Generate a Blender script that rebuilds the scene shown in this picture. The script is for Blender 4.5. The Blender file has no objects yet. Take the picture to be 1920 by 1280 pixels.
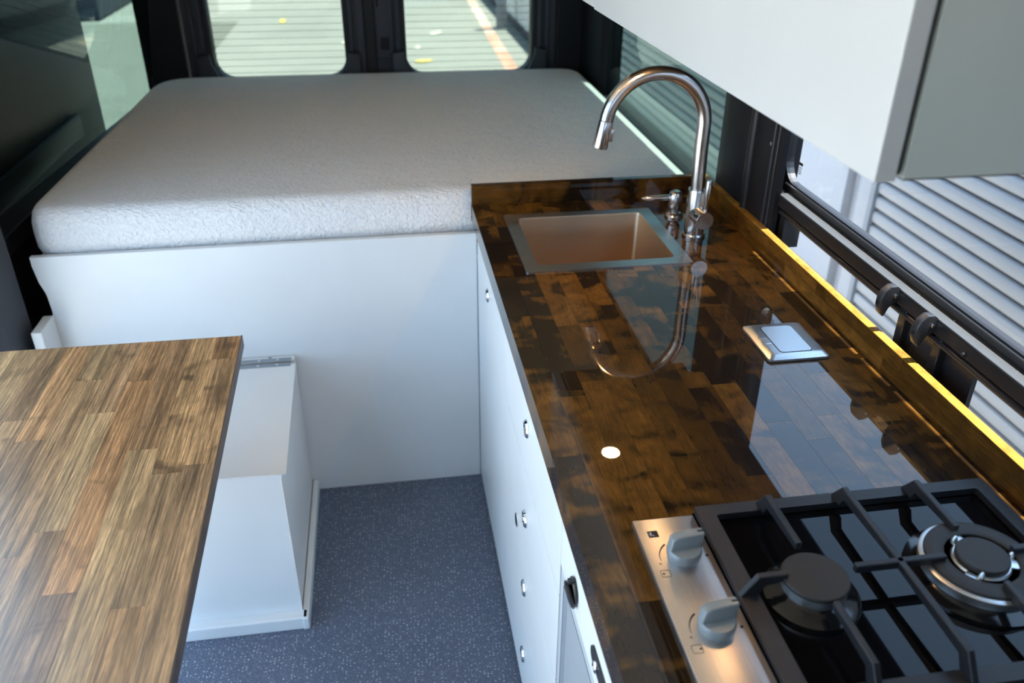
import bpy, bmesh, math, random
from mathutils import Vector, Matrix
random.seed(7)
S = bpy.context.scene
COL = S.collection
PI = math.pi

# ------------------------------------------------------------------ camera
cd = bpy.data.cameras.new('camera'); cam = bpy.data.objects.new('camera', cd); COL.objects.link(cam)
cd.sensor_width = 36.0; cd.lens = 1577.0 * 36 / 1920; cd.clip_start = 0.05; cd.clip_end = 200
def cam_axes(pitch, yaw, roll):
    r = Vector((1, 0, 0)); d = Vector((0, 0, -1)); f = Vector((0, 1, 0))
    f2 = f * math.cos(pitch) + d * math.sin(pitch); d2 = d * math.cos(pitch) - f * math.sin(pitch)
    r3 = r * math.cos(roll) + d2 * math.sin(roll); d3 = d2 * math.cos(roll) - r * math.sin(roll)
    Z = Matrix.Rotation(yaw, 3, 'Z')
    return Z @ r3, Z @ d3, Z @ f2
_r, _d, _f = cam_axes(math.radians(29.43), math.radians(-8.907), math.radians(-0.350))
cam.matrix_world = Matrix(((_r.x, -_d.x, -_f.x, 0), (_r.y, -_d.y, -_f.y, 0), (_r.z, -_d.z, -_f.z, 1.6716), (0, 0, 0, 1)))
cd.dof.use_dof = True; cd.dof.focus_distance = 1.45; cd.dof.aperture_fstop = 4.0
S.camera = cam

# ------------------------------------------------------------------ world, sun, exposure
SKY_STRENGTH = 2.2
SUN_STRENGTH = 26.0
EXPOSURE = 0.97
w = bpy.data.worlds.new('world'); S.world = w; w.use_nodes = True
bg = w.node_tree.nodes['Background']
bg.inputs[0].default_value = (0.47, 0.71, 1.0, 1); bg.inputs[1].default_value = SKY_STRENGTH
sl = bpy.data.lights.new('sun', 'SUN'); sl.energy = SUN_STRENGTH; sl.angle = math.radians(0.6); sl.color = (1.0, 0.95, 0.86)
so = bpy.data.objects.new('sun', sl); COL.objects.link(so)
_sd = Vector((-1.0, -0.10, -7.0)).normalized()
so.rotation_euler = _sd.to_track_quat('-Z', 'Y').to_euler(); so.location = (3, 0, 9)
vs = S.view_settings
vs.view_transform = 'Standard'; vs.look = 'None'; vs.exposure = EXPOSURE; vs.gamma = 1.0; vs.use_curve_mapping = False

# ------------------------------------------------------------------ materials
def newmat(name):
    m = bpy.data.materials.new(name); m.use_nodes = True
    nt = m.node_tree
    return m, nt, nt.nodes['Principled BSDF']
def node(nt, t, **kw):
    n = nt.nodes.new(t)
    for k, v in kw.items(): setattr(n, k, v)
    return n
def lk(nt, a, b): nt.links.new(a, b)
def ramp(nt, stops, interp='LINEAR'):
    n = nt.nodes.new('ShaderNodeValToRGB'); cr = n.color_ramp; cr.interpolation = interp
    while len(cr.elements) < len(stops): cr.elements.new(0.5)
    for e, (p, c) in zip(cr.elements, stops):
        e.position = p; e.color = (c[0], c[1], c[2], 1) if not isinstance(c, (int, float)) else (c, c, c, 1)
    return n
def mixc(nt, mode, fac, a, b):
    n = nt.nodes.new('ShaderNodeMix'); n.data_type = 'RGBA'; n.blend_type = mode
    for i, v in ((0, fac), (6, a), (7, b)):
        if isinstance(v, (int, float)): n.inputs[i].default_value = v
        elif isinstance(v, tuple): n.inputs[i].default_value = (v[0], v[1], v[2], 1)
        else: lk(nt, v, n.inputs[i])
    return n.outputs[2]
def math_n(nt, op, a, b=None, c=None):
    n = nt.nodes.new('ShaderNodeMath'); n.operation = op
    for i, v in enumerate((a, b, c)):
        if v is None: continue
        if isinstance(v, (int, float)): n.inputs[i].default_value = v
        else: lk(nt, v, n.inputs[i])
    return n.outputs[0]
def noise(nt, vec, scale, detail=2, rough=0.5, dist=0.0):
    n = nt.nodes.new('ShaderNodeTexNoise'); lk(nt, vec, n.inputs['Vector'])
    n.inputs['Scale'].default_value = scale; n.inputs['Detail'].default_value = detail
    n.inputs['Roughness'].default_value = rough; n.inputs['Distortion'].default_value = dist
    return n
def mapping(nt, vec, scale=(1, 1, 1), rot=(0, 0, 0)):
    n = nt.nodes.new('ShaderNodeMapping'); lk(nt, vec, n.inputs[0])
    n.inputs['Scale'].default_value = scale; n.inputs['Rotation'].default_value = rot
    return n.outputs[0]
def bump(nt, bsdf, h, strength, dist):
    n = nt.nodes.new('ShaderNodeBump'); n.inputs['Strength'].default_value = strength; n.inputs['Distance'].default_value = dist
    lk(nt, h, n.inputs['Height']); lk(nt, n.outputs[0], bsdf.inputs['Normal']); return n
def plain(name, col, rough=0.5, metal=0.0, var=0.04, vscale=6.0, coat=0.0, bmp=0.0, bscale=200.0, spec=0.5):
    m, nt, b = newmat(name)
    tc = node(nt, 'ShaderNodeTexCoord').outputs['Object']
    nz = noise(nt, tc, vscale, 3)
    lo = tuple(c * (1 - var) for c in col); hi = tuple(min(1, c * (1 + var)) for c in col)
    r = ramp(nt, [(0.3, lo), (0.7, hi)]); lk(nt, nz.outputs[0], r.inputs[0]); lk(nt, r.outputs[0], b.inputs['Base Color'])
    b.inputs['Roughness'].default_value = rough; b.inputs['Metallic'].default_value = metal
    b.inputs['Coat Weight'].default_value = coat; b.inputs['Coat Roughness'].default_value = 0.05
    b.inputs['Specular IOR Level'].default_value = spec
    if bmp: bump(nt, b, noise(nt, tc, bscale, 2).outputs[0], bmp, 0.001)
    return m
def brushed(name, col, rough, scale, amt=0.12, rv=0.1):
    m, nt, b = newmat(name)
    tc = node(nt, 'ShaderNodeTexCoord').outputs['Object']
    nz = noise(nt, mapping(nt, tc, scale), 1.0, 3, 0.7)
    r = ramp(nt, [(0.3, tuple(c * (1 - amt) for c in col)), (0.7, col)]); lk(nt, nz.outputs[0], r.inputs[0])
    lk(nt, r.outputs[0], b.inputs['Base Color']); b.inputs['Metallic'].default_value = 1.0
    r2 = ramp(nt, [(0.3, rough * (1 - rv)), (0.7, min(1, rough * (1 + rv)))]); lk(nt, nz.outputs[0], r2.inputs[0]); lk(nt, r2.outputs[0], b.inputs['Roughness'])
    return m
def emissive(name, col, strength):
    m, nt, b = newmat(name)
    b.inputs['Base Color'].default_value = (*col, 1); b.inputs['Emission Color'].default_value = (*col, 1); b.inputs['Emission Strength'].default_value = strength
    return m
def glass(name, tint, refl_rough=0.0, ior=1.5):
    m, nt, b = newmat(name); nt.nodes.remove(b)
    out = nt.nodes['Material Output']
    tr = node(nt, 'ShaderNodeBsdfTransparent'); tr.inputs[0].default_value = (*tint, 1)
    gl = node(nt, 'ShaderNodeBsdfGlossy'); gl.inputs['Roughness'].default_value = refl_rough; gl.inputs[0].default_value = (0.9, 0.95, 0.93, 1)
    fr = node(nt, 'ShaderNodeFresnel'); fr.inputs[0].default_value = ior
    mx = node(nt, 'ShaderNodeMixShader'); bf = node(nt, 'ShaderNodeNewGeometry').outputs['Backfacing']
    lk(nt, math_n(nt, 'MULTIPLY', fr.outputs[0], math_n(nt, 'SUBTRACT', 1.0, bf)), mx.inputs[0]); lk(nt, tr.outputs[0], mx.inputs[1]); lk(nt, gl.outputs[0], mx.inputs[2])
    lk(nt, mx.outputs[0], out.inputs[0]); return m
def wood(name, axis, tones, dark, thr=0.60, thr_var=0.22, rough=0.4, coat=0.0, coat_rough=0.015, grain_amt=0.35, scratch=0.0, dark_amt=0.9, cloud=(13, 9), soft=0.20):
    """staves: every object gets its own tone and its own patch of figure (Object Info random)"""
    m, nt, b = newmat(name)
    tc = node(nt, 'ShaderNodeTexCoord').outputs['Object']
    oi = node(nt, 'ShaderNodeObjectInfo').outputs['Random']
    r2 = math_n(nt, 'FRACT', math_n(nt, 'MULTIPLY', oi, 17.31))
    off = node(nt, 'ShaderNodeCombineXYZ')
    lk(nt, math_n(nt, 'MULTIPLY', oi, 57.0), off.inputs[0]); lk(nt, math_n(nt, 'MULTIPLY', oi, 131.0), off.inputs[1]); lk(nt, math_n(nt, 'MULTIPLY', oi, 23.0), off.inputs[2])
    va = node(nt, 'ShaderNodeVectorMath', operation='ADD'); lk(nt, tc, va.inputs[0]); lk(nt, off.outputs[0], va.inputs[1]); v = va.outputs[0]
    al = 0 if axis == 'X' else 1
    def sc(across, along):
        q = [across] * 3; q[al] = along; return tuple(q)
    tone = ramp(nt, [(i / (len(tones) - 1), t) for i, t in enumerate(tones)]); lk(nt, oi, tone.inputs[0])
    fine = noise(nt, mapping(nt, v, sc(420, 30)), 1.0, 3, 0.7)                 # pores
    gr = noise(nt, mapping(nt, v, sc(75, 3.0)), 1.0, 4, 0.65, 0.8)             # grain lines
    g1 = ramp(nt, [(0.30, 1.0 - grain_amt), (0.64, 1.0 + grain_amt * 0.4)]); lk(nt, gr.outputs[0], g1.inputs[0])
    c = mixc(nt, 'MULTIPLY', 1.0, tone.outputs[0], g1.outputs[0])
    f0 = ramp(nt, [(0.35, 0.72), (0.65, 1.26)]); lk(nt, fine.outputs[0], f0.inputs[0]); c = mixc(nt, 'MULTIPLY', 1.0, c, f0.outputs[0])
    f1 = noise(nt, mapping(nt, v, sc(*cloud)), 1.0, 5, 0.6, 1.0)                # cloudy figure
    fr = ramp(nt, [(0.32, 0.60), (0.68, 1.40)]); lk(nt, f1.outputs[0], fr.inputs[0]); c = mixc(nt, 'MULTIPLY', 1.0, c, fr.outputs[0])
    f2 = noise(nt, mapping(nt, v, sc(7, 11)), 1.0, 2.5, 0.5, 0.9)                # smoky dark stain, its reach differs per stave
    e = math_n(nt, 'ADD', f2.outputs[0], math_n(nt, 'MULTIPLY', math_n(nt, 'SUBTRACT', gr.outputs[0], 0.5), 0.32))
    e = math_n(nt, 'SUBTRACT', e, math_n(nt, 'SUBTRACT', thr, math_n(nt, 'MULTIPLY', math_n(nt, 'MULTIPLY', r2, r2), thr_var)))
    mk = node(nt, 'ShaderNodeMapRange'); mk.interpolation_type = 'SMOOTHSTEP'; lk(nt, e, mk.inputs[0]); mk.inputs[1].default_value = 0.0; mk.inputs[2].default_value = soft; mk.inputs[4].default_value = dark_amt
    c = mixc(nt, 'MIX', mk.outputs[0], c, dark)
    if scratch:
        f3 = noise(nt, mapping(nt, v, sc(300, 5)), 1.0, 3, 0.7)
        sr = ramp(nt, [(0.38, 1 - scratch), (0.60, 1 + scratch * 0.8)]); lk(nt, f3.outputs[0], sr.inputs[0])
        c = mixc(nt, 'MULTIPLY', 1.0, c, sr.outputs[0])
    lk(nt, c, b.inputs['Base Color']); b.inputs['Roughness'].default_value = rough
    b.inputs['Specular IOR Level'].default_value = 0.05
    b.inputs['Coat Weight'].default_value = coat; b.inputs['Coat Roughness'].default_value = coat_rough; b.inputs['Coat IOR'].default_value = 1.5 if coat_rough < 0.1 else 2.0
    return m

M = {}
M['white'] = plain('white_paint', (0.69, 0.715, 0.73), 0.38, var=0.02)
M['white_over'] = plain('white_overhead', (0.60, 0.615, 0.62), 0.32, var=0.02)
M['edge_white'] = plain('edge_white', (0.78, 0.77, 0.75), 0.5)
M['oh_side_shade'] = plain('cabinet_side_shaded', (0.55, 0.60, 0.57), 0.5, var=0.03)  # white like the doors, shade on the end face tinted into the colour
M['dark_gap'] = plain('gap_dark', (0.02, 0.02, 0.02), 0.8)
M['trim'] = plain('black_trim', (0.007, 0.0075, 0.010), 0.55, var=0.2, bmp=0.15, bscale=400, spec=0.3)
M['trim_gloss'] = plain('black_semi_gloss', (0.008, 0.009, 0.012), 0.38, var=0.1)
M['trim_grey'] = plain('grey_trim', (0.055, 0.06, 0.075), 0.7, var=0.08, bmp=0.3, bscale=500)
M['door_trim'] = plain('door_trim', (0.030, 0.033, 0.040), 0.5, var=0.1)
M['pocket'] = plain('pocket_black', (0.004, 0.004, 0.005), 0.7)
M['rubber'] = plain('rubber_seal', (0.008, 0.008, 0.009), 0.6)
M['alu'] = brushed('aluminium', (0.40, 0.43, 0.46), 0.20, (40, 3, 40))
M['ledge'] = plain('grey_ledge', (0.050, 0.055, 0.060), 0.45, var=0.08, vscale=20)
M['alu_dark'] = plain('dark_anodised', (0.014, 0.014, 0.016), 0.3, 0.0, var=0.1)
M['plate'] = plain('smoked_plate', (0.05, 0.055, 0.06), 0.25, 0.6, var=0.1)
M['nickel'] = brushed('brushed_nickel', (0.64, 0.60, 0.57), 0.22, (30, 30, 30), 0.03)
M['steel_sink_warm'] = brushed('sink_steel_warm_lit', (0.55, 0.39, 0.26), 0.38, (60, 6, 40), 0.05)  # same steel as the rim, warm reflected light put into the colour
M['steel_rim'] = brushed('sink_rim_steel', (0.48, 0.47, 0.46), 0.30, (5, 700, 40), 0.04)
M['steel_hob'] = brushed('hob_steel', (0.66, 0.61, 0.58), 0.36, (700, 12, 40), 0.14)
M['outlet_steel'] = brushed('outlet_steel', (0.60, 0.61, 0.62), 0.36, (500, 10, 60), 0.06)
M['chrome'] = plain('chrome', (0.75, 0.77, 0.8), 0.08, 1.0, var=0.02)
M['hob_glass'] = plain('black_hob_glass', (0.003, 0.003, 0.004), 0.03, var=0.0, spec=0.22)
M['iron'] = plain('cast_iron', (0.014, 0.015, 0.019), 0.40, var=0.1, bmp=0.4, bscale=900)
M['cap'] = plain('burner_cap', (0.020, 0.019, 0.018), 0.55, var=0.1, bmp=0.3, bscale=900)
M['enamel'] = plain('black_enamel', (0.006, 0.006, 0.007), 0.12, var=0.0)
M['burner_alu'] = plain('burner_alu', (0.74, 0.76, 0.78), 0.40, 1.0, var=0.05)
M['knob_grey'] = plain('knob_grey', (0.25, 0.285, 0.305), 0.38, 0.2, var=0.03)
M['ink'] = plain('printed_ink', (0.01, 0.01, 0.01), 0.6, var=0)
M['ink_white'] = plain('printed_white', (0.6, 0.6, 0.6), 0.6, var=0)
M['fridge'] = plain('fridge_grey', (0.42, 0.46, 0.50), 0.4, 0.3, var=0.03)
M['fridge_frame'] = plain('fridge_frame', (0.62, 0.66, 0.70), 0.35, 0.3, var=0.03)
M['black_plastic'] = plain('black_plastic', (0.02, 0.02, 0.023), 0.35)
M['ceil'] = plain('ceiling_wood', (0.66, 0.58, 0.47), 0.55, var=0.08, vscale=3)
M['van_white'] = plain('van_inner', (0.12, 0.12, 0.13), 0.6)
M['glass_rear'] = glass('rear_glass', (0.375, 0.41, 0.385))
M['glass_side'] = glass('privacy_glass', (0.35, 0.42, 0.395), 0.0, 1.6)
M['glass_mid'] = glass('slider_glass', (0.84, 0.86, 0.89))
M['wire'] = plain('heater_wire', (0.16, 0.17, 0.15), 0.7)
TN = [(0.040, 0.0165, 0.0025), (0.115, 0.050, 0.0075), (0.055, 0.023, 0.0035), (0.135, 0.060, 0.0095), (0.075, 0.032, 0.005), (0.170, 0.078, 0.013), (0.060, 0.025, 0.004)]
M['wood'] = wood('counter_wood', 'Y', TN, (0.0045, 0.0022, 0.001), 0.535, 0.27, 0.5, 1.0, 0.012, 0.25)
TS = TN
M['wood_side'] = wood('side_splash_wood', 'Y', TS, (0.03, 0.013, 0.003), 0.62, 0.15, 0.5, 1.0, 0.012, 0.25)
M['wood_x'] = wood('backsplash_wood', 'X', TN, (0.007, 0.003, 0.0012), 0.62, 0.2, 0.5, 1.0, 0.012, 0.25)
TT = [(0.28, 0.150, 0.068), (0.48, 0.275, 0.120), (0.36, 0.21, 0.105), (0.54, 0.335, 0.155), (0.26, 0.15, 0.080), (0.50, 0.255, 0.105), (0.42, 0.255, 0.130)]
M['wood_t'] = wood('table_wood', 'Y', TT, (0.10, 0.052, 0.027), 0.62, 0.16, 0.4, 1.0, 0.30, 0.45, 0.38, 0.75, (16, 2.2), 0.2)
M['sunlit_edge'] = wood('edge_painted_sunlit', 'Y', [(0.30, 0.165, 0.030), (0.30, 0.165, 0.030)], (0.14, 0.06, 0.012), 0.60, 0.0, 0.5, 1.0, 0.03, 0.2)  # lighter gold paints direct sun into the splash's top edge
M['dark_under'] = plain('dark_underside', (0.045, 0.024, 0.010), 0.5, var=0.3, vscale=9)
M['wood_edge'] = plain('table_edge', (0.10, 0.065, 0.05), 0.4, var=0.3, vscale=12)

def m_floor():
    m, nt, b = newmat('speckled_floor')
    tc = node(nt, 'ShaderNodeTexCoord').outputs['Object']
    base = ramp(nt, [(0.3, (0.078, 0.100, 0.152)), (0.7, (0.090, 0.114, 0.170))])
    lk(nt, noise(nt, tc, 4, 3).outputs[0], base.inputs[0]); c = base.outputs[0]
    for sc, th, keep, amt in ((110, 0.15, 0.70, 0.9), (230, 0.19, 0.76, 0.55), (170, 0.15, 0.72, 0.4)):
        vv = node(nt, 'ShaderNodeTexVoronoi'); vv.voronoi_dimensions = '2D'; lk(nt, mapping(nt, tc, (1, 1.1, 1), (0, 0, sc)), vv.inputs['Vector']); vv.inputs['Scale'].default_value = sc
        a = math_n(nt, 'LESS_THAN', vv.outputs['Distance'], th)
        sep = node(nt, 'ShaderNodeSeparateColor'); lk(nt, vv.outputs['Color'], sep.inputs[0])
        k = math_n(nt, 'GREATER_THAN', sep.outputs[0], keep)
        f = math_n(nt, 'MULTIPLY', math_n(nt, 'MULTIPLY', a, k), amt)
        c = mixc(nt, 'MIX', f, c, (0.62, 0.66, 0.70))
    lk(nt, c, b.inputs['Base Color']); b.inputs['Roughness'].default_value = 0.45
    return m
M['floor'] = m_floor()
def m_mattress():
    m, nt, b = newmat('mattress_knit')
    tc = node(nt, 'ShaderNodeTexCoord').outputs['Object']
    n1 = noise(nt, mapping(nt, tc, (95, 170, 110), (0, 0, 0.6)), 1.0, 2, 0.5, 0.8)
    n2 = noise(nt, mapping(nt, tc, (10, 16, 12), (0, 0, -0.5)), 1.0, 2, 0.5, 0.6)
    h = math_n(nt, 'ADD', math_n(nt, 'MULTIPLY', n1.outputs[0], 0.8), math_n(nt, 'MULTIPLY', n2.outputs[0], 0.9))
    r = ramp(nt, [(0.3, (0.70, 0.70, 0.71)), (0.7, (0.78, 0.785, 0.79))]); lk(nt, n1.outputs[0], r.inputs[0]); lk(nt, r.outputs[0], b.inputs['Base Color'])
    b.inputs['Roughness'].default_value = 0.85; b.inputs['Sheen Weight'].default_value = 0.15
    bump(nt, b, h, 1.0, 0.0075)
    return m
M['mattress'] = m_mattress()
def m_ground():
    m, nt, b = newmat('concrete_ground')
    tc = node(nt, 'ShaderNodeTexCoord').outputs['Object']
    r = ramp(nt, [(0.3, (0.215, 0.22, 0.212)), (0.7, (0.285, 0.285, 0.272))]); lk(nt, noise(nt, tc, 0.7, 6, 0.65).outputs[0], r.inputs[0])
    lk(nt, r.outputs[0], b.inputs['Base Color']); b.inputs['Roughness'].default_value = 0.9
    return m
M['ground'] = m_ground()
def m_redline():
    m, nt, b = newmat('worn_red_paint')
    tc = node(nt, 'ShaderNodeTexCoord').outputs['Object']
    n1 = noise(nt, tc, 0.55, 5, 0.65)
    r = ramp(nt, [(0.44, (0.62, 0.24, 0.17)), (0.58, (0.62, 0.50, 0.43))]); lk(nt, n1.outputs[0], r.inputs[0])
    lk(nt, r.outputs[0], b.inputs['Base Color']); b.inputs['Roughness'].default_value = 0.8
    return m
M['red'] = m_redline()
M['wall_out'] = plain('grey_cladding', (0.40, 0.40, 0.42), 0.55, var=0.05, vscale=2)
M['slat'] = plain('shutter_slat', (0.35, 0.35, 0.36), 0.45, var=0.05, vscale=2)
M['fence'] = plain('pale_panel', (0.74, 0.76, 0.79), 0.6, var=0.03)
M['base_dark'] = plain('wall_foot', (0.06, 0.065, 0.08), 0.7)
M['post'] = plain('grey_post', (0.22, 0.24, 0.27), 0.5)
M['dark_ground'] = plain('dark_ground', (0.15, 0.155, 0.14), 0.85, var=0.1, vscale=3)
M['navy'] = plain('navy_panel', (0.015, 0.025, 0.05), 0.5)
M['leaf'] = plain('dry_leaf', (0.72, 0.55, 0.12), 0.6, var=0.2)
M['leaf_pale'] = plain('pale_leaf', (0.80, 0.78, 0.62), 0.6, var=0.2)

# ------------------------------------------------------------------ mesh helpers
def link(name, bm, mat, parent=None, smooth=None):
    me = bpy.data.meshes.new(name)
    bmesh.ops.recalc_face_normals(bm, faces=bm.faces); bm.to_mesh(me); bm.free()
    if mat: me.materials.append(M[mat] if isinstance(mat, str) else mat)
    if smooth is not None:
        me.shade_smooth(); me.set_sharp_from_angle(angle=math.radians(smooth))
    o = bpy.data.objects.new(name, me); COL.objects.link(o)
    if parent is not None:
        q = parent
        while q is not None:
            if q.type == 'EMPTY': me.transform(Matrix.Translation(-q.location))
            q = q.parent
        o.parent = parent
    return o
def thing(name, label, cat, loc=(0, 0, 0), group=None):
    o = bpy.data.objects.new(name, None); COL.objects.link(o); o.location = loc; o.empty_display_size = 0.05
    return tag(o, label, cat, group)
def tag(o, label, cat=None, group=None, kind=None):
    if label: o['label'] = label
    if cat: o['category'] = cat
    if group: o['group'] = group
    if kind: o['kind'] = kind
    return o
def struct(name, label, cat, bm=None, mat=None, loc=(0, 0, 0), smooth=None):
    if bm is None:
        o = bpy.data.objects.new(name, None); COL.objects.link(o); o.location = loc
    else: o = link(name, bm, mat, None, smooth)
    return tag(o, label, cat, kind='structure')
def box(bm, x0, x1, y0, y1, z0, z1, bev=0.0, seg=2):
    r = bmesh.ops.create_cube(bm, size=1.0)
    vs_ = r['verts']
    bmesh.ops.scale(bm, vec=(x1 - x0, y1 - y0, z1 - z0), verts=vs_)
    bmesh.ops.translate(bm, vec=((x0 + x1) / 2, (y0 + y1) / 2, (z0 + z1) / 2), verts=vs_)
    if bev:
        es = list({e for v in vs_ for e in v.link_edges})
        bmesh.ops.bevel(bm, geom=es, offset=bev, segments=seg, affect='EDGES', profile=0.5)
    return bm
def B(x0, x1, y0, y1, z0, z1, bev=0.0, seg=2): return box(bmesh.new(), x0, x1, y0, y1, z0, z1, bev, seg)
def prism(bm, pts, axis, a, b, bev=0.0, seg=2):
    """pts: 2-D outline; axis: extrusion axis ('X': pts=(y,z), 'Y': pts=(x,z), 'Z': pts=(x,y))"""
    def P(p, t): return {'X': (t, p[0], p[1]), 'Y': (p[0], t, p[1]), 'Z': (p[0], p[1], t)}[axis]
    v0 = [bm.verts.new(P(p, a)) for p in pts]; v1 = [bm.verts.new(P(p, b)) for p in pts]
    n = len(pts); es = []
    f0 = bm.faces.new(v0); f1 = bm.faces.new(list(reversed(v1)))
    for i in range(n): bm.faces.new((v0[i], v0[(i + 1) % n], v1[(i + 1) % n], v1[i]))
    if bev:
        es = list(f0.edges) + list(f1.edges)
        bmesh.ops.bevel(bm, geom=es, offset=bev, segments=seg, affect='EDGES', profile=0.5)
    return bm
def rrect(x0, x1, y0, y1, r, n=6):
    if isinstance(r, (int, float)): r = (r,) * 4
    out = []
    for (cx, cy, a0, rr) in ((x1, y1, 0, r[2]), (x0, y1, 90, r[3]), (x0, y0, 180, r[0]), (x1, y0, 270, r[1])):
        sx = -1 if cx == x1 else 1; sy = -1 if cy == y1 else 1
        for i in range(n + 1):
            a = math.radians(a0 + 90 * i / n)
            out.append((cx + sx * rr + rr * math.cos(a), cy + sy * rr + rr * math.sin(a)))
    return out
def ring(bm, outer, inner, axis, a, b):
    """plate with a hole; outer and inner have the same number of points, same winding"""
    def P(p, t): return {'X': (t, p[0], p[1]), 'Y': (p[0], t, p[1]), 'Z': (p[0], p[1], t)}[axis]
    n = len(outer)
    o0 = [bm.verts.new(P(p, a)) for p in outer]; o1 = [bm.verts.new(P(p, b)) for p in outer]
    i0 = [bm.verts.new(P(p, a)) for p in inner]; i1 = [bm.verts.new(P(p, b)) for p in inner]
    for k in range(n):
        j = (k + 1) % n
        for q in ((o0[k], o0[j], i0[j], i0[k]), (o1[k], i1[k], i1[j], o1[j]), (o0[k], o1[k], o1[j], o0[j]), (i0[k], i0[j], i1[j], i1[k])):
            try: bm.faces.new(q)
            except ValueError: pass
    return bm
def lathe(bm, prof, c=(0, 0, 0), axis='Z', seg=32, rot=None):
    rows = []
    for (r, h) in prof:
        row = []
        for i in range(seg):
            a = 2 * PI * i / seg
            p = Vector((r * math.cos(a), r * math.sin(a), h))
            if rot is not None: p = rot @ p
            row.append(bm.verts.new(p + Vector(c)))
        rows.append(row)
    for k in range(len(rows) - 1):
        for i in range(seg):
            j = (i + 1) % seg
            bm.faces.new((rows[k][i], rows[k][j], rows[k + 1][j], rows[k + 1][i]))
    if prof[0][0] > 1e-6: bm.faces.new(list(reversed(rows[0])))
    if prof[-1][0] > 1e-6: bm.faces.new(rows[-1])
    bmesh.ops.remove_doubles(bm, verts=bm.verts, dist=1e-6)
    return bm
def tube(bm, pts, rad, seg=12, cap=True):
    pts = [Vector(p) for p in pts]; n = len(pts)
    rads = rad if isinstance(rad, (list, tuple)) else [rad] * n
    t0 = (pts[1] - pts[0]).normalized(); up = Vector((0, 0, 1)) if abs(t0.z) < 0.9 else Vector((0, 1, 0))
    nrm = (up - t0 * up.dot(t0)).normalized(); rows = []
    for i in range(n):
        t = (pts[min(i + 1, n - 1)] - pts[max(i - 1, 0)]).normalized()
        nrm = (nrm - t * nrm.dot(t)).normalized(); bn = t.cross(nrm)
        rows.append([bm.verts.new(pts[i] + (nrm * math.cos(2 * PI * k / seg) + bn * math.sin(2 * PI * k / seg)) * rads[i]) for k in range(seg)])
    for a, b in zip(rows, rows[1:]):
        for k in range(seg):
            j = (k + 1) % seg; bm.faces.new((a[k], a[j], b[j], b[k]))
    if cap: bm.faces.new(list(reversed(rows[0]))); bm.faces.new(rows[-1])
    return bm
def resize(t, k, lift):
    """the kitchen was drawn larger than life: bring it to real size and lift it to its real height"""
    x, y, z = t.location; t.scale = (k, k, k); t.location = (x * k, y * k, z * k + lift)
KS, KL = 0.9178, 0.1374
ROT_NY = Matrix.Rotation(PI / 2, 3, 'X')       # +Z -> -Y
ROT_NX = Matrix.Rotation(-PI / 2, 3, 'Y')      # +Z -> -X
ROT_PX = Matrix.Rotation(PI / 2, 3, 'Y')       # +Z -> +X

# ================================================================== OUTSIDE
GZ = -0.65
struct('ground', 'pale sunlit concrete ground around the van', 'ground', B(-30, 14, -14, 34, GZ - 0.2, GZ), 'ground')
tag(link('road_line', prism(bmesh.new(), [(1.60, 9.5), (1.775, 9.5), (2.015, 18.2), (2.13, 24), (1.97, 24), (1.86, 18.2)], 'Z', GZ + 0.001, GZ + 0.004), 'red'),
    'worn red painted line on the concrete behind the van', 'painted line')
struct('dark_ground_patch', 'darker grey patch of ground along the left side of the yard', 'ground', B(-9.0, -2.3, 5.0, 15.7, GZ + 0.0005, GZ + 0.006), 'dark_ground')  # flat darker grey patch laid over the concrete
ow = struct('wall_outside', 'grey building wall beside the van with a dark foot strip', 'wall', loc=(2.3, 4, GZ))
link('cladding', B(2.30, 2.55, -6, 10.6, GZ + 0.16, 2.4), 'wall_out', ow)
link('foot_strip', B(2.29, 2.56, -6, 10.6, GZ, GZ + 0.16), 'base_dark', ow)
for y0, y1 in ((3.47, 3.60), (3.72, 3.88), (4.75, 4.95), (8.05, 8.2), (10.45, 10.6)):
    link('pilaster', B(2.255, 2.31, y0, y1, GZ + 0.02, 2.4, 0.004), 'wall_out', ow)
def slat_profile(z0, h):
    return [(2.282, z0), (2.262, z0 + h * 0.05), (2.250, z0 + h * 0.16), (2.247, z0 + h * 0.40), (2.247, z0 + h * 0.66), (2.251, z0 + h * 0.84), (2.264, z0 + h * 0.93), (2.282, z0 + h * 0.97), (2.299, z0 + h * 0.97), (2.299, z0)]
def shutter(y0, y1, label):
    t = thing('roller_shutter', label, 'shutter', (2.27, (y0 + y1) / 2, GZ), 'roller shutters on the grey building')
    link('guide_rail', B(2.235, 2.30, y1 - 0.035, y1, GZ, 2.3), 'post', t)
    link('guide_rail', B(2.235, 2.30, y0, y0 + 0.035, GZ, 2.3), 'post', t)
    me = None
    for i in range(41):
        z = GZ + 0.02 + i * 0.0705
        if me is None:
            o = link('slat', prism(bmesh.new(), slat_profile(z, 0.0705), 'Y', y0 + 0.04, y1 - 0.04), 'slat', t, 35); me = o.data; z_first = z
        else:
            o = bpy.data.objects.new('slat', me); COL.objects.link(o); o.parent = t; o.location = (0, 0, z - z_first)
shutter(-0.6, 3.47, 'grey ribbed roller shutter seen through the window beside the counter')
shutter(4.95, 8.05, 'grey ribbed roller shutter seen through the tinted window beside the bed')
fn = struct('wall_yard', 'pale boundary wall with a dark foot beyond the red line', 'wall', loc=(2.32, 18, GZ))
link('panel', B(2.31, 2.42, 10.62, 27, GZ + 0.12, 0.75), 'fence', fn)
link('foot_strip', B(2.29, 2.43, 10.62, 27, GZ, GZ + 0.12), 'base_dark', fn)
for k in range(7): link('joint_cover', B(2.302, 2.312, 12.3 + k * 2.2, 12.34 + k * 2.2, GZ + 0.12, 0.75), 'post', fn)
pt = thing('bollard_post', 'grey steel post standing by the red line behind the van', 'post', (2.05, 14.4, GZ))
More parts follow.
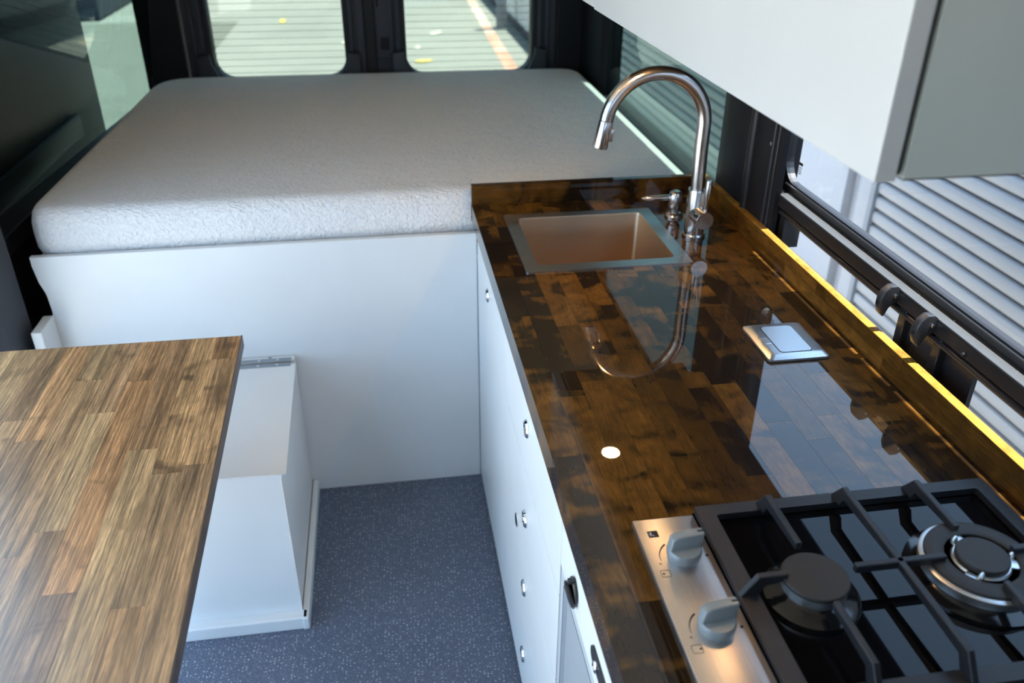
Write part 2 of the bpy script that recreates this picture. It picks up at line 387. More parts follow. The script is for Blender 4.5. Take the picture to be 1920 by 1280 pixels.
link('shaft', lathe(bmesh.new(), [(0.09, 0.02), (0.09, 2.6), (0.06, 2.66), (0.0, 2.67)], (2.05, 14.4, GZ), seg=20), 'post', pt, 40)
link('base_plate', B(1.93, 2.17, 14.28, 14.52, GZ, GZ + 0.02), 'post', pt)
nb = thing('dark_volume', 'dark navy ribbed volume standing far beyond the left window', 'volume', (-8.0, 19.0, GZ))  # ribbed navy mass filling the dark area past the yard
link('body', B(-12, -4.6, 16.0, 22, GZ + 0.02, 2.3, 0.02), 'navy', nb)
for i in range(24): link('rib', B(-11.9 + i * 0.31, -11.75 + i * 0.31, 15.96, 16.02, GZ + 0.15, 2.2), 'navy', nb)
lf = [(0.62, 11.9, 0, 'yellow leaf on the concrete seen low in the right rear window'), (0.95, 14.1, 1, 'wide pale leaf on the concrete left of the red line'), (0.60, 12.9, 1, 'tiny pale leaf on the concrete above the yellow leaf'),
      (-1.55, 15.6, 0, 'yellow leaf on the concrete high in the left rear window'), (-0.42, 13.3, 1, 'pale leaf on the concrete in the middle of the left rear window'), (-0.02, 12.9, 1, 'pale leaf on the concrete near the right edge of the left rear window')]
for i, (x, y, k, la) in enumerate(lf):
    bm = bmesh.new(); a = 0.2 + i * 0.5; n = 10; L_, W_ = (0.13, 0.05) if i != 2 else (0.06, 0.03)
    ps = [(L_ * math.cos(2 * PI * q / n), W_ * math.sin(2 * PI * q / n) * (1.15 if q % 2 else 0.8)) for q in range(n)]
    prism(bm, [(x + p[0] * math.cos(a) - p[1] * math.sin(a), y + 1.6 * (p[0] * math.sin(a) + p[1] * math.cos(a))) for p in ps], 'Z', GZ + 0.007, GZ + 0.016)
    tag(link('fallen_leaf', bm, ('leaf', 'leaf_pale')[k]), la, 'leaf', 'fallen leaves behind the van')

# ================================================================== VAN SHELL
struct('floor', 'blue grey speckled vinyl floor of the van', 'floor', B(-1.0, 1.02, -1.5, 3.80, -0.05, 0.0), 'floor')
struct('ceiling', 'warm wood lined van ceiling', 'ceiling', B(-1.05, 0.915, -1.5, 3.86, 1.88, 1.95), 'ceil')
# ---- left wall
wl = struct('wall_left', 'black trimmed left van wall with a tinted window above the bed', 'wall', loc=(-1.0, 2.5, 0))
def lx(y, z): return -0.925 - (3.72 - y) * 0.0699 + (z - 0.86) * 0.14      # the left glass tapers to the rear and leans in
link('lower_panel', prism(bmesh.new(), [(-1.045, 2.09), (-0.985, 2.09), (-0.925, 3.74), (-0.930, 3.74)], 'Z', 0, 0.82), 'trim', wl)
link('window_sill', prism(bmesh.new(), [(-1.045, 2.09), (-0.96, 2.09), (-0.918, 3.74), (-0.930, 3.74)], 'Z', 0.80, 0.850, 0.003), 'trim_gloss', wl)
link('upper_panel', prism(bmesh.new(), [(-1.05, 2.09), (-0.93, 2.09), (-0.82, 3.80), (-1.05, 3.80)], 'Z', 1.47, 1.88), 'trim', wl)
link('rear_post', B(-0.936, -0.918, 3.712, 3.74, 0.84, 1.50), 'trim', wl)
link('front_post', B(-1.06, -0.98, 2.092, 2.16, 0.84, 1.50), 'trim', wl)
link('door_pillar', prism(bmesh.new(), [(-1.04, 1.90), (-0.955, 1.90), (-0.930, 1.935), (-0.930, 2.075), (-0.945, 2.092), (-1.04, 2.092)], 'Z', 0, 1.88, 0.004), 'trim_grey', wl, 30)
link('door_seal', B(-0.985, -0.955, 1.872, 1.902, 0, 1.85, 0.008), 'rubber', wl, 30)
link('front_panel', B(-1.03, -0.955, -1.5, -0.35, 0, 1.88), 'trim', wl)
link('door_header', B(-1.03, -0.955, -0.35, 1.90, 1.78, 1.88), 'trim', wl)
w1 = struct('window_1', 'dark tinted side window beside the mattress on the left', 'window', loc=(-0.98, 2.9, 0.86))
bm = bmesh.new(); gv = [[bm.verts.new((lx(y, z) + dx, y, z)) for (y, z) in ((2.15, 0.845), (3.715, 0.845), (3.715, 1.48), (2.15, 1.48))] for dx in (0.0, -0.005)]
bm.faces.new(gv[0]); bm.faces.new(list(reversed(gv[1])))
for i in range(4): bm.faces.new((gv[0][i], gv[1][i], gv[1][(i + 1) % 4], gv[0][(i + 1) % 4]))
link('pane', bm, 'glass_side', w1)
sd = thing('sliding_door', 'dark sliding door standing open outside the left window', 'door', (-1.1, 2.7, -0.2))
link('door_panel', B(-1.17, -1.11, 1.95, 3.62, -0.2, 1.80, 0.01), 'door_trim', sd)
link('armrest', B(-1.11, -1.09, 2.2, 3.3, 0.80, 0.88, 0.008), 'navy', sd, 30)
# ---- right wall
wr = struct('wall_right', 'black trimmed right van wall with window openings and pillars', 'wall', loc=(0.93, 2.0, 0))
link('lower_panel', B(0.885, 0.96, -1.5, 3.80, 0, 0.868), 'trim', wr)
link('upper_panel', B(0.880, 0.912, -1.5, 2.10, 1.46, 1.88), 'trim', wr)
link('upper_panel', B(0.880, 0.912, 2.10, 3.80, 1.68, 1.88), 'trim', wr)
link('front_panel', B(0.895, 0.96, -1.5, 0.27, 0.86, 1.47), 'trim', wr)
link('pillar', prism(bmesh.new(), [(0.96, 1.795), (0.905, 1.795), (0.897, 1.735), (0.887, 1.716), (0.873, 1.716), (0.870, 1.745), (0.8675, 1.845), (0.874, 1.885), (0.870, 1.93), (0.8675, 2.015), (0.876, 2.075), (0.890, 2.10), (0.96, 2.11)], 'Z', 0, 1.88), 'trim', wr, 25)
for yy, r_ in ((1.862, 0.014), (1.757, 0.005), (1.735, 0.004)): link('pillar_rib', tube(bmesh.new(), [(0.871, yy, 0.0), (0.871, yy, 1.87)], r_, 12), 'trim_gloss', wr, 40)
link('pillar_screw', lathe(bmesh.new(), [(0.005, 0), (0.005, 0.003), (0.0, 0.004)], (0.8695, 1.765, 1.13), seg=10, rot=ROT_NX), 'chrome', wr, 40)
link('rear_post', prism(bmesh.new(), [(0.96, 3.36), (0.902, 3.36), (0.880, 3.39), (0.874, 3.46), (0.874, 3.80), (0.96, 3.80)], 'Z', 0.0, 1.88), 'trim', wr, 25)
w2 = struct('window_2', 'teal tinted side window beside the mattress on the right', 'window', loc=(0.905, 2.7, 0.86))
link('pane', B(0.903, 0.908, 2.09, 3.38, 0.862, 1.685), 'glass_side', w2)
# ---- slider window beside the counter
w3 = struct('window_3', 'black framed sliding window with a silver rail and latches beside the counter', 'window', loc=(1.0, 1.1, 0.83))
ring(b3 := bmesh.new(), rrect(0.28, 1.965, 0.835, 1.61, 0.001), rrect(0.42, 1.922, 0.993, 1.52, 0.055), 'X', 0.992, 1.012)
# keep only the part of that plate above the rail: the lower half is open for the sliding panes
bmesh.ops.bisect_plane(b3, geom=b3.verts[:] + b3.edges[:] + b3.faces[:], plane_co=(0, 0, 0.965), plane_no=(0, 0, 1), clear_inner=True)
link('upper_frame', b3, 'trim_gloss', w3)
link('frame_lip', tube(bmesh.new(), [(0.990, 1.90, 0.986), (0.990, 0.30, 0.986)], 0.003, 8), 'alu_dark', w3, 40)
link('upper_pane', B(1.000, 1.004, 0.40, 1.93, 0.975, 1.54), 'glass_mid', w3)
for yy in (1.952, 1.932): link('jamb_ridge', B(0.972, 0.994, yy - 0.008, yy + 0.006, 0.84, 1.60, 0.003), 'trim_gloss', w3)
link('jamb', B(0.985, 1.02, 1.925, 1.96, 0.835, 1.60), 'trim', w3)
link('lower_jamb', B(0.975, 1.02, 1.845, 1.905, 0.835, 0.925), 'alu_dark', w3)
rail = link('rail', B(0.963, 0.998, 0.30, 1.90, 0.9385, 0.9655, 0.002), 'alu_dark', w3)
link('ledge', B(0.9635, 0.9985, 0.30, 1.875, 0.9655, 0.9690, 0.001), 'ledge', w3)
link('rail_groove', B(0.970, 0.998, 0.30, 1.90, 0.9315, 0.939), 'rubber', w3)
link('rail_lip', tube(bmesh.new(), [(0.969, 1.86, 0.9265), (0.969, 0.30, 0.9265)], 0.007, 10), 'alu_dark', w3, 40)
for yy in (1.43, 1.30, 1.19, 1.02): link('ledge_screw', lathe(bmesh.new(), [(0.0032, 0), (0.003, 0.0012), (0, 0.0016)], (0.985, yy, 0.969), seg=10), 'chrome', w3, 40)
for yy in (1.365, 1.115): link('stop_pin', lathe(bmesh.new(), [(0.004, 0), (0.004, 0.006), (0.0, 0.008)], (0.963, yy, 0.946), seg=10, rot=ROT_NX), 'alu_dark', w3, 40)
for (y0, y1) in ((1.33, 1.85), (0.40, 1.105)): link('lower_pane', B(0.984, 0.987, y0, y1, 0.835, 0.935), 'glass_mid', w3)
link('divider_plate', B(0.980, 0.983, 1.20, 1.31, 0.835, 0.935), 'plate', w3)
link('divider_panel', B(0.981, 0.990, 1.10, 1.205, 0.835, 0.935), 'trim_gloss', w3)
for yy in (1.317, 1.203):
    link('strut', B(0.966, 0.982, yy - 0.022, yy, 0.835, 0.935, 0.002), 'alu_dark', w3)
def latch(y):
    t = thing('window_latch', 'black hooked window latch ' + ('nearer the bed' if y > 1.25 else 'nearer the cooktop') + ' on the slider rail', 'latch', (0.95, y, 0.91), 'latches on the slider window')
    pr = [(0.967, 0.9675), (0.957, 0.9745), (0.944, 0.9745), (0.933, 0.964), (0.928, 0.948), (0.928, 0.932), (0.933, 0.917), (0.939, 0.911), (0.943, 0.914), (0.945, 0.930), (0.952, 0.938), (0.967, 0.940)]
    link('hook', prism(bmesh.new(), pr, 'Y', y - 0.009, y + 0.009, 0.002), 'black_plastic', t, 30)
    link('grip_screw', lathe(bmesh.new(), [(0.004, 0), (0.004, 0.0015), (0.0015, 0.0015), (0.0015, 0.0003), (0, 0.0003)], (0.928, y + 0.002, 0.938), seg=10, rot=ROT_NX), 'black_plastic', t)
    link('pivot_pin', lathe(bmesh.new(), [(0.004, 0), (0.004, 0.003), (0.0, 0.005)], (0.956, y - 0.009, 0.955), seg=10, rot=ROT_NY), 'chrome', t, 40)
    return t
for o_ in (latch(1.335), latch(1.213)): resize(o_, KS, KL)
# small printed glass mark, stacked dark strokes
gm = link('glass_mark', B(0.9990, 0.9996, 1.850, 1.868, 1.043, 1.050), 'ink', w3)
for i in range(4): link('glass_mark', B(0.9990, 0.9996, 1.852 + 0.002 * (i % 2), 1.866, 1.037 - i * 0.005, 1.039 - i * 0.005), 'ink', w3)
resize(w3, KS, KL)
# ---- rear: frame and two doors
rw = struct('wall_rear', 'black rear frame of the van around the two doors', 'wall', loc=(0, 3.78, 0))
link('left_jamb', B(-0.922, -0.775, 3.72, 3.84, 0, 1.88, 0.004), 'trim', rw)
link('right_jamb', B(0.770, 0.96, 3.72, 3.84, 0, 1.88, 0.006), 'trim', rw)
link('rear_header', B(-0.78, 0.78, 3.74, 3.84, 1.70, 1.88), 'trim', rw)
def rear_door(name, label, x0, x1, wx0, wx1, inner):
    d = struct(name, label, 'door', loc=((x0 + x1) / 2, 3.8, 0))
    ring(bb := bmesh.new(), rrect(x0, x1, 0.02, 1.70, 0.001, 8), rrect(wx0, wx1, 0.885, 1.52, 0.075, 8), 'Y', 3.76, 3.82); link('door_shell', bb, 'door_trim', d, 35)
    # raised ribs that run up beside the window
    ring(bb := bmesh.new(), rrect(wx0 - 0.020, wx1 + 0.020, 0.868, 1.54, 0.09, 8), rrect(wx0 - 0.004, wx1 + 0.004, 0.882, 1.523, 0.077, 8), 'Y', 3.742, 3.765); link('window_surround', bb, 'rubber', d, 35)
    for xa, xb, yy in ((wx0 - 0.040, wx0 - 0.022, 3.735), (wx0 - 0.075, wx0 - 0.058, 3.745), (wx1 + 0.022, wx1 + 0.040, 3.735), (wx1 + 0.058, wx1 + 0.075, 3.745)):
        if xa < x0 + 0.004 or xb > x1 - 0.004: continue
        link('trim_rib', B(xa, xb, yy, 3.765, 0.99, 1.65, 0.004), 'trim_grey', d, 30)
    s = 1 if inner > 0 else -1                     # side of the centre line
    for e in (wx0, wx1):
        q = -1 if e == wx0 else 1
        pts = [(e + q * 0.012, 0.995), (e + q * 0.060, 0.985), (e + q * 0.060, 0.70), (e - q * 0.02, 0.70), (e - q * 0.055, 0.87), (e - q * 0.015, 0.905), (e + q * 0.006, 0.95)]
        link('corner_trim', prism(bmesh.new(), pts, 'Y', 3.705, 3.765, 0.004), 'door_trim', d, 30)
    wn = link('window', B(wx0 - 0.006, wx1 + 0.006, 3.790, 3.794, 0.878, 1.527), 'glass_rear', d)
    gb = bmesh.new(); z = 0.905
    while z < 1.50:
        box(gb, wx0 + 0.002, wx1 - 0.002, 3.7885, 3.7895, z, z + 0.0014); z += 0.0275
    g = link('defroster_wires', gb, 'wire', wn); g['kind'] = 'stuff'
    return d
d1 = rear_door('door_1', 'left rear van door with a heated window above the mattress', -0.770, -0.045, -0.668, -0.132, -1)
d2 = rear_door('door_2', 'right rear van door with a heated window and a latch pocket', 0.000, 0.768, 0.126, 0.665, 1)
link('centre_panel', B(0.004, 0.075, 3.742, 3.762, 0.96, 1.66, 0.006), 'trim_grey', d2, 30)
link('centre_panel', B(-0.075, -0.047, 3.742, 3.762, 0.86, 1.66, 0.005), 'trim_grey', d1, 30)
link('latch_pocket', B(0.018, 0.054, 3.739, 3.745, 0.995, 1.045), 'pocket', d2)
link('latch_slot', B(0.010, 0.018, 3.739, 3.745, 1.165, 1.25), 'pocket', d2)
link('centre_seal', B(-0.045, 0.0, 3.758, 3.79, 0.1, 1.70, 0.004), 'rubber', d1)
# ---- front bulkhead with the cab opening (behind the camera)
wf = struct('wall_front', 'front end of the van cabin behind the camera', 'wall', loc=(0, -1.5, 0))
link('lower_panel', B(-1.03, 1.03, -1.56, -1.5, 0, 1.15), 'van_white', wf)
link('upper_panel', B(-1.03, 1.03, -1.56, -1.5, 1.48, 1.88), 'van_white', wf)
link('side_panel', B(-1.03, -0.75, -1.56, -1.5, 1.15, 1.48), 'van_white', wf)
link('side_panel', B(0.75, 1.03, -1.56, -1.5, 1.15, 1.48), 'van_white', wf)

# ================================================================== BED
bed = thing('bed_platform', 'white painted bed base with a tall front panel and cut left edge', 'bed base', (-0.33, 2.2, 0))
pp = [(-0.885, 0.0), (0.2312, 0.0), (0.2312, 0.815), (-0.897, 0.812), (-0.897, 0.790), (-0.892, 0.742), (-0.884, 0.717), (-0.880, 0.705), (-0.878, 0.66), (-0.885, 0.630)]
link('front_panel', prism(bmesh.new(), pp, 'Y', 2.098, 2.116, 0.0015), 'white', bed)
link('deck', prism(bmesh.new(), [(-0.90, 2.118), (0.222, 2.118), (0.222, 2.145), (0.86, 2.145), (0.86, 3.66), (-0.90, 3.66)], 'Z', 0.765, 0.785), 'white', bed)
link('side_rail', B(-0.87, -0.85, 2.12, 3.64, 0.0, 0.765), 'white', bed)
link('side_rail', B(0.83, 0.85, 2.16, 3.64, 0.0, 0.765), 'white', bed)
def round_poly(pts, rads, n=6):
    out = []; m = len(pts)
    for i in range(m):
        p, a, b = Vector(pts[i]), Vector(pts[i - 1]), Vector(pts[(i + 1) % m]); r = rads[i]
        u = (a - p).normalized(); v = (b - p).normalized()
        for k in range(n + 1):
            t = k / n; out.append(tuple(p + u * r * (1 - t) ** 2 + v * r * t ** 2))
    return out
def inset(pts, d):
    out = []; m = len(pts)
    for i in range(m):
        a, b = Vector(pts[i - 1]), Vector(pts[(i + 1) % m]); t = (b - a).normalized()
        out.append((pts[i][0] - t.y * d, pts[i][1] + t.x * d))
    return out
mo = round_poly([(-0.905, 2.119), (0.2, 2.132), (0.853, 2.132), (0.853, 3.655), (-0.885, 3.668), (-0.893, 2.9)], [0.09, 0.1, 0.075, 0.12, 0.18, 0.2])
bm = bmesh.new(); rows = []
for (d, z) in ((0.040, 0.785), (0.020, 0.787), (0.008, 0.797), (0.001, 0.815), (0.0, 0.850), (0.002, 0.882), (0.008, 0.903), (0.018, 0.917), (0.030, 0.923), (0.044, 0.925)):
    rows.append([bm.verts.new((p[0], p[1], z)) for p in inset(mo, d)])
for a, b in zip(rows, rows[1:]):
    for i in range(len(a)): bm.faces.new((a[i], a[(i + 1) % len(a)], b[(i + 1) % len(a)], b[i]))
bm.faces.new(list(reversed(rows[0]))); bm.faces.new(rows[-1])
tag(link('mattress', bm, 'mattress', None, 50), 'thick white knit covered foam mattress on the bed base', 'mattress')
tag(link('filler_board', B(-0.905, -0.879, 2.00, 2.0975, 0.485, 0.650, 0.003), 'white'), 'small white filler board between bed panel and left pillar', 'board')

# ================================================================== BENCH
bn = thing('storage_bench', 'white storage bench with hinged lid below the table', 'bench', (-0.6, 1.8, 0))
link('body', B(-0.90, -0.285, 1.575, 2.094, 0.0, 0.462, 0.003), 'white', bn)
link('rear_top', B(-0.90, -0.286, 2.068, 2.094, 0.462, 0.482, 0.003), 'white', bn)
lid = bmesh.new()
prism(lid, [(-0.90, 1.570), (-0.280, 1.570), (-0.280, 2.048), (-0.90, 2.048)], 'Z', 0.463, 0.482)
lid.normal_update()
te = [e for e in lid.edges if all(v.co.z > 0.48 for v in e.verts) and not all(v.co.x < -0.89 for v in e.verts) and not all(v.co.y > 2.04 for v in e.verts)]
bmesh.ops.bevel(lid, geom=te, offset=0.012, segments=1, affect='EDGES')
lidob = link('lid', lid, 'white', bn)
hg = link('piano_hinge', B(-0.60, -0.293, 2.036, 2.080, 0.4815, 0.4840), 'alu', bn)
link('hinge_pin', tube(bmesh.new(), [(-0.60, 2.058, 0.4845), (-0.293, 2.058, 0.4845)], 0.0028, 8), 'alu', hg, 40)
for x in (-0.33, -0.38, -0.43):
    for y in (2.044, 2.072): link('screw', lathe(bmesh.new(), [(0.003, 0), (0.003, 0.0008), (0, 0.0012)], (x, y, 0.484), seg=8), 'burner_alu', hg)
link('lid_screw', lathe(bmesh.new(), [(0.0045, 0), (0.0045, 0.0006), (0.002, 0.0006), (0.002, 0.0001), (0, 0.0001)], (-0.352, 2.087, 0.482), seg=12), 'alu', bn)
link('base_moulding', B(-0.283, -0.266, 1.545, 2.097, 0.0, 0.040, 0.004), 'white', bn)
link('base_moulding', B(-0.90, -0.268, 1.547, 1.577, 0.0, 0.040, 0.004), 'white', bn)
link('corner_bead', B(-0.2855, -0.2825, 1.572, 1.58, 0.04, 0.462), 'edge_white', bn)

# ================================================================== TABLE
tb = thing('table', 'brown butcher block table with a dark edge on a post at left', 'table', (-0.62, 1.33, 0))
def staves(parent, x0, x1, y0, y1, z0, z1, rows, mat, lmin, lmax, seed, holes=(), skew=0.0, gap=0.0004, name='stave', alongx=False):
    rnd = random.Random(seed); w_ = (x1 - x0) / rows if not alongx else (y1 - y0) / rows
    for i in range(rows):
        a0, a1 = (x0 + i * w_, x0 + (i + 1) * w_) if not alongx else (y0 + i * w_, y0 + (i + 1) * w_)
        L0, L1 = (y0, y1) if not alongx else (x0, x1)
        cuts = [L0]; p = L0 - rnd.uniform(0, lmax * 0.7)
        while True:
            p += rnd.uniform(lmin, lmax)
            if p > L1 - 0.06: break
            if p > L0 + 0.06: cuts.append(p)
        cuts.append(L1)
        for c0, c1 in zip(cuts, cuts[1:]):
            rects = [(a0, a1, c0, c1)]
            for (hx0, hx1, hy0, hy1) in holes:
                nr = []
                for (u0, u1, v0, v1) in rects:
                    if u1 <= hx0 or u0 >= hx1 or v1 <= hy0 or v0 >= hy1: nr.append((u0, u1, v0, v1)); continue
                    if v0 < hy0: nr.append((u0, u1, v0, hy0))
                    if v1 > hy1: nr.append((u0, u1, hy1, v1))
                    m0, m1 = max(v0, hy0), min(v1, hy1)
                    if u0 < hx0: nr.append((u0, hx0, m0, m1))
                    if u1 > hx1: nr.append((hx1, u1, m0, m1))
                rects = nr
            for (u0, u1, v0, v1) in rects:
                if u1 - u0 < 0.002 or v1 - v0 < 0.004: continue
                bm = bmesh.new()
                if alongx: box(bm, v0, v1 - gap, u0, u1 - gap, z0, z1)
                else: box(bm, u0, u1 - gap, v0, v1 - gap, z0, z1)
                if skew:
                    for v in bm.verts: v.co.x += skew * (v.co.y - 1.19)
                link(name, bm, mat, parent)
SK = -0.025
staves(tb, -0.862, -0.316, 0.746, 1.634, 0.774, 0.800, 11, 'wood_t', 0.28, 0.62, 21, skew=SK, gap=0.0003)
bm = box(bmesh.new(), -0.3162, -0.3142, 0.744, 1.636, 0.7735, 0.8002)
for v in bm.verts: v.co.x += SK * (v.co.y - 1.19)
link('side_edge', bm, 'wood_edge', tb)
link('near_edge', B(-0.850, -0.304, 0.743, 0.745, 0.7735, 0.800), 'wood_edge', tb)
link('post', lathe(bmesh.new(), [(0.03, 0.01), (0.03, 0.765)], (-0.62, 1.19, 0), seg=24), 'nickel', tb, 40)
link('foot', lathe(bmesh.new(), [(0.12, 0.0), (0.12, 0.008), (0.03, 0.02)], (-0.62, 1.19, 0), seg=32), 'nickel', tb, 40)
link('mount_plate', B(-0.74, -0.50, 1.07, 1.31, 0.762, 0.774), 'nickel', tb)

# ================================================================== KITCHEN CABINETS
XF = 0.232
ec = thing('end_cabinet', 'white cabinet with one tall door beside the bed panel', 'cabinet', (0.5, 1.84, 0))
link('carcass', B(0.252, 0.85, 1.580, 2.096, 0.0, 0.60), 'white', ec)
link('side_panel', B(0.252, 0.85, 1.580, 1.598, 0.60, 0.838), 'white', ec); link('side_panel', B(0.252, 0.85, 2.078, 2.096, 0.60, 0.838), 'white', ec)
link('front_rail', B(0.252, 0.270, 1.598, 2.078, 0.60, 0.838), 'white', ec)
dr = link('door', B(XF, 0.251, 1.579, 2.096, 0.012, 0.832, 0.0012), 'white', ec)
def pull(parent, y, z, out=0.0):
    """round chrome push knob: rosette, and a button that stands out when the drawer is unlatched"""
    o = link('knob', lathe(bmesh.new(), [(0.019, 0), (0.019, 0.002), (0.016, 0.0055), (0.0125, 0.0055), (0.0120, 0.002), (0.009, 0.0018)] + ([(0.0065, 0.006), (0.0075, out), (0.0150, out + 0.001), (0.0150, out + 0.004), (0.011, out + 0.005), (0.0, out + 0.005)] if out else [(0.009, 0.0046), (0.0, 0.0052)]), (XF, y, z), seg=28, rot=ROT_NX), 'chrome', parent, 35)
    o['label'] = 'round chrome push knob' + (' popped out' if out else ''); return o
pull(dr, 1.866, 0.743)
dc = thing('drawer_cabinet', 'white cabinet of four drawers between the tall door and the fridge', 'cabinet', (0.5, 1.27, 0))
link('carcass', B(0.252, 0.85, 0.972, 1.578, 0.0, 0.838), 'white', dc)
for (z0, z1, kz, out) in ((0.636, 0.832, 0.746, 0), (0.430, 0.633, 0.524, 0.016), (0.232, 0.427, 0.332, 0), (0.012, 0.229, 0.127, 0)):
    d_ = link('drawer', B(XF, 0.251, 0.970, 1.576, z0, z1, 0.0012), 'white', dc)
    pull(d_, 1.285, kz, out)
fr = thing('fridge', 'grey fridge door in a silver frame at the near end of the kitchen', 'fridge', (0.5, 0.66, 0))
link('body', B(0.256, 0.85, 0.345, 0.968, 0.02, 0.690), 'fridge', fr)
fd = link('door', B(0.240, 0.256, 0.352, 0.962, 0.03, 0.700, 0.003), 'fridge', fr)
ring(bm := bmesh.new(), rrect(0.346, 0.966, 0.022, 0.706, 0.004, 2), rrect(0.372, 0.946, 0.045, 0.684, 0.004, 2), 'X', 0.234, 0.246); link('door_frame', bm, 'fridge_frame', fr)
ring(bm := bmesh.new(), rrect(0.372, 0.946, 0.045, 0.684, 0.004, 2), rrect(0.375, 0.943, 0.048, 0.681, 0.004, 2), 'X', 0.2335, 0.246); link('bright_bead', bm, 'chrome', fr)
fp = thing('fascia_panel', 'white panel strip above the fridge with black sockets', 'panel', (0.24, 0.66, 0.71))
link('board', B(XF, 0.252, 0.345, 0.967, 0.708, 0.832, 0.0012), 'white', fp)
sk = link('socket', lathe(bmesh.new(), [(0.021, 0), (0.021, 0.004), (0.017, 0.006), (0.017, 0.002), (0, 0.002)], (XF, 0.868, 0.750), seg=28, rot=ROT_NX), 'black_plastic', fp, 35)
link('flip_cap', lathe(bmesh.new(), [(0.019, 0), (0.021, 0.002), (0.021, 0.005), (0.017, 0.007), (0, 0.008)], (XF - 0.005, 0.868, 0.744), seg=28, rot=Matrix.Rotation(-PI / 2 - 0.25, 3, 'Y')), 'black_plastic', sk, 35)
link('cap_hinge', B(XF - 0.012, XF, 0.864, 0.872, 0.767, 0.773, 0.001), 'black_plastic', sk)
sp = link('switch_plate', prism(bmesh.new(), rrect(0.615, 0.760, 0.742, 0.768, 0.0125, 6), 'X', XF - 0.003, XF), 'black_plastic', fp, 35)
for yy in (0.728, 0.690, 0.650): link('rocker', lathe(bmesh.new(), [(0.009, 0), (0.009, 0.003), (0.007, 0.004), (0.006, 0.002), (0, 0.002)], (XF - 0.003, yy, 0.755), seg=20, rot=ROT_NX), 'chrome', sp, 35)

# ================================================================== COUNTERTOP
CZ = 0.82
ct = thing('countertop', 'dark glossy wood block countertop with a low backsplash', 'countertop', (0.58, 1.4, 0.765))
SINK_HOLE = (0.345, 0.708, 1.845, 2.172); HOB_HOLE = (0.345, 0.885, 0.585, 0.905)
staves(ct, 0.240, 0.926, 0.42, 2.296, 0.7652, CZ, 14, 'wood', 0.22, 0.52, 5, (SINK_HOLE, HOB_HOLE))
bs = link('back_splash', B(0.240, 0.946, 2.3165, 2.320, 0.765, 0.8775), 'wood_x', ct)
staves(bs, 0.240, 0.926, 2.298, 2.3165, 0.8185, 0.878, 1, 'wood_x', 0.2, 0.5, 3)
bs['label'] = 'back strip of the wood splash'
for k, (z0, z1) in enumerate(((0.8205, 0.849), (0.849, 0.878))):
    staves(ct, 0.926, 0.945, 0.42, 2.318, z0, z1 - 0.0002, 1, 'wood_side', 0.3, 0.6, 11 + k, name='side_splash_stave')

link('splash_sun_strip', B(0.9262, 0.9450, 0.42, 2.318, 0.8780, 0.8795, 0.0004, 1), 'sunlit_edge', ct)  # added strip, its gold colour stands in for sun on the splash top
# ---- sink
sk_ = thing('sink', 'square brushed steel drop-in sink in the countertop', 'sink', (0.525, 2.0, 0.66))
ring(bm := bmesh.new(), rrect(0.318, 0.737, 1.814, 2.198, 0.008, 5), rrect(0.352, 0.702, 1.850, 2.167, 0.014, 5), 'Z', CZ + 0.0002, CZ + 0.0042)
o = link('rim', bm, 'steel_rim', sk_, 30)
bm = bmesh.new(); lv = []
for (z, ins, r) in ((CZ + 0.004, 0.0, 0.014), (CZ - 0.001, 0.0015, 0.014), (0.605, 0.006, 0.014), (0.593, 0.012, 0.012), (0.590, 0.022, 0.010)):
    lv.append([bm.verts.new((p[0], p[1], z)) for p in rrect(0.352 + ins, 0.702 - ins, 1.850 + ins, 2.167 - ins, r, 5)])
n = len(lv[0])
for a, b in zip(lv, lv[1:]):
    for i in range(n): bm.faces.new((a[i], a[(i + 1) % n], b[(i + 1) % n], b[i]))
bm.faces.new(lv[-1])
o = link('basin', bm, 'steel_sink_warm', sk_, 45)
link('drain', lathe(bmesh.new(), [(0.045, 0.0), (0.042, 0.002), (0.03, 0.001), (0.028, -0.002), (0, -0.002)], (0.527, 2.0, 0.591), seg=28), 'chrome', sk_, 35)

# ---- faucet
fx, fy = 0.798, 1.990
fa = thing('faucet', 'tall brushed nickel gooseneck faucet behind the sink', 'faucet', (fx, fy, CZ))
link('base_ring', lathe(bmesh.new(), [(0.0305, 0), (0.0305, 0.006), (0.028, 0.009), (0.0, 0.009)], (fx, fy, CZ + 0.0003), seg=36), 'nickel', fa, 35)
link('body', lathe(bmesh.new(), [(0.0265, 0.008), (0.0265, 0.126), (0.0255, 0.130), (0.0195, 0.131), (0.0195, 0.129)], (fx, fy, CZ), seg=36), 'nickel', fa, 35)
R_, cx_, cz_ = 0.126, 0.666, 1.118
path = [(fx - 0.004, fy, 0.945), (fx - 0.0045, fy, 1.00), (fx - 0.006, fy, 1.06)]
for i in range(0, 33):
    a = math.radians(0 + 172 * i / 32); path.append((cx_ + R_ * math.cos(a), fy, cz_ + R_ * math.sin(a)))
link('spout', tube(bmesh.new(), path, 0.0175, 24), 'nickel', fa, 40)
e0 = Vector(path[-1]); dr_ = (Vector(path[-1]) - Vector(path[-2])).normalized()
wand = link('spray_wand', tube(bmesh.new(), [e0 + dr_ * 0.0012, e0 + dr_ * 0.004, e0 + dr_ * 0.066, e0 + dr_ * 0.069], [0.0172, 0.0180, 0.0192, 0.0180], 24), 'nickel', fa, 35)
sdx = Vector((-dr_.z, 0, dr_.x)); c_ = e0 + dr_ * 0.032 + sdx * 0.0185
bt = B(-0.0045, 0.0045, -0.007, 0.007, -0.017, 0.017, 0.003)
bmesh.ops.rotate(bt, verts=bt.verts, cent=(0, 0, 0), matrix=Matrix.Rotation(math.atan2(-dr_.x, -dr_.z), 3, 'Y')); bmesh.ops.translate(bt, verts=bt.verts, vec=c_ + Vector((0.001, -0.006, 0)))
link('spray_button', bt, 'nickel', wand, 35)
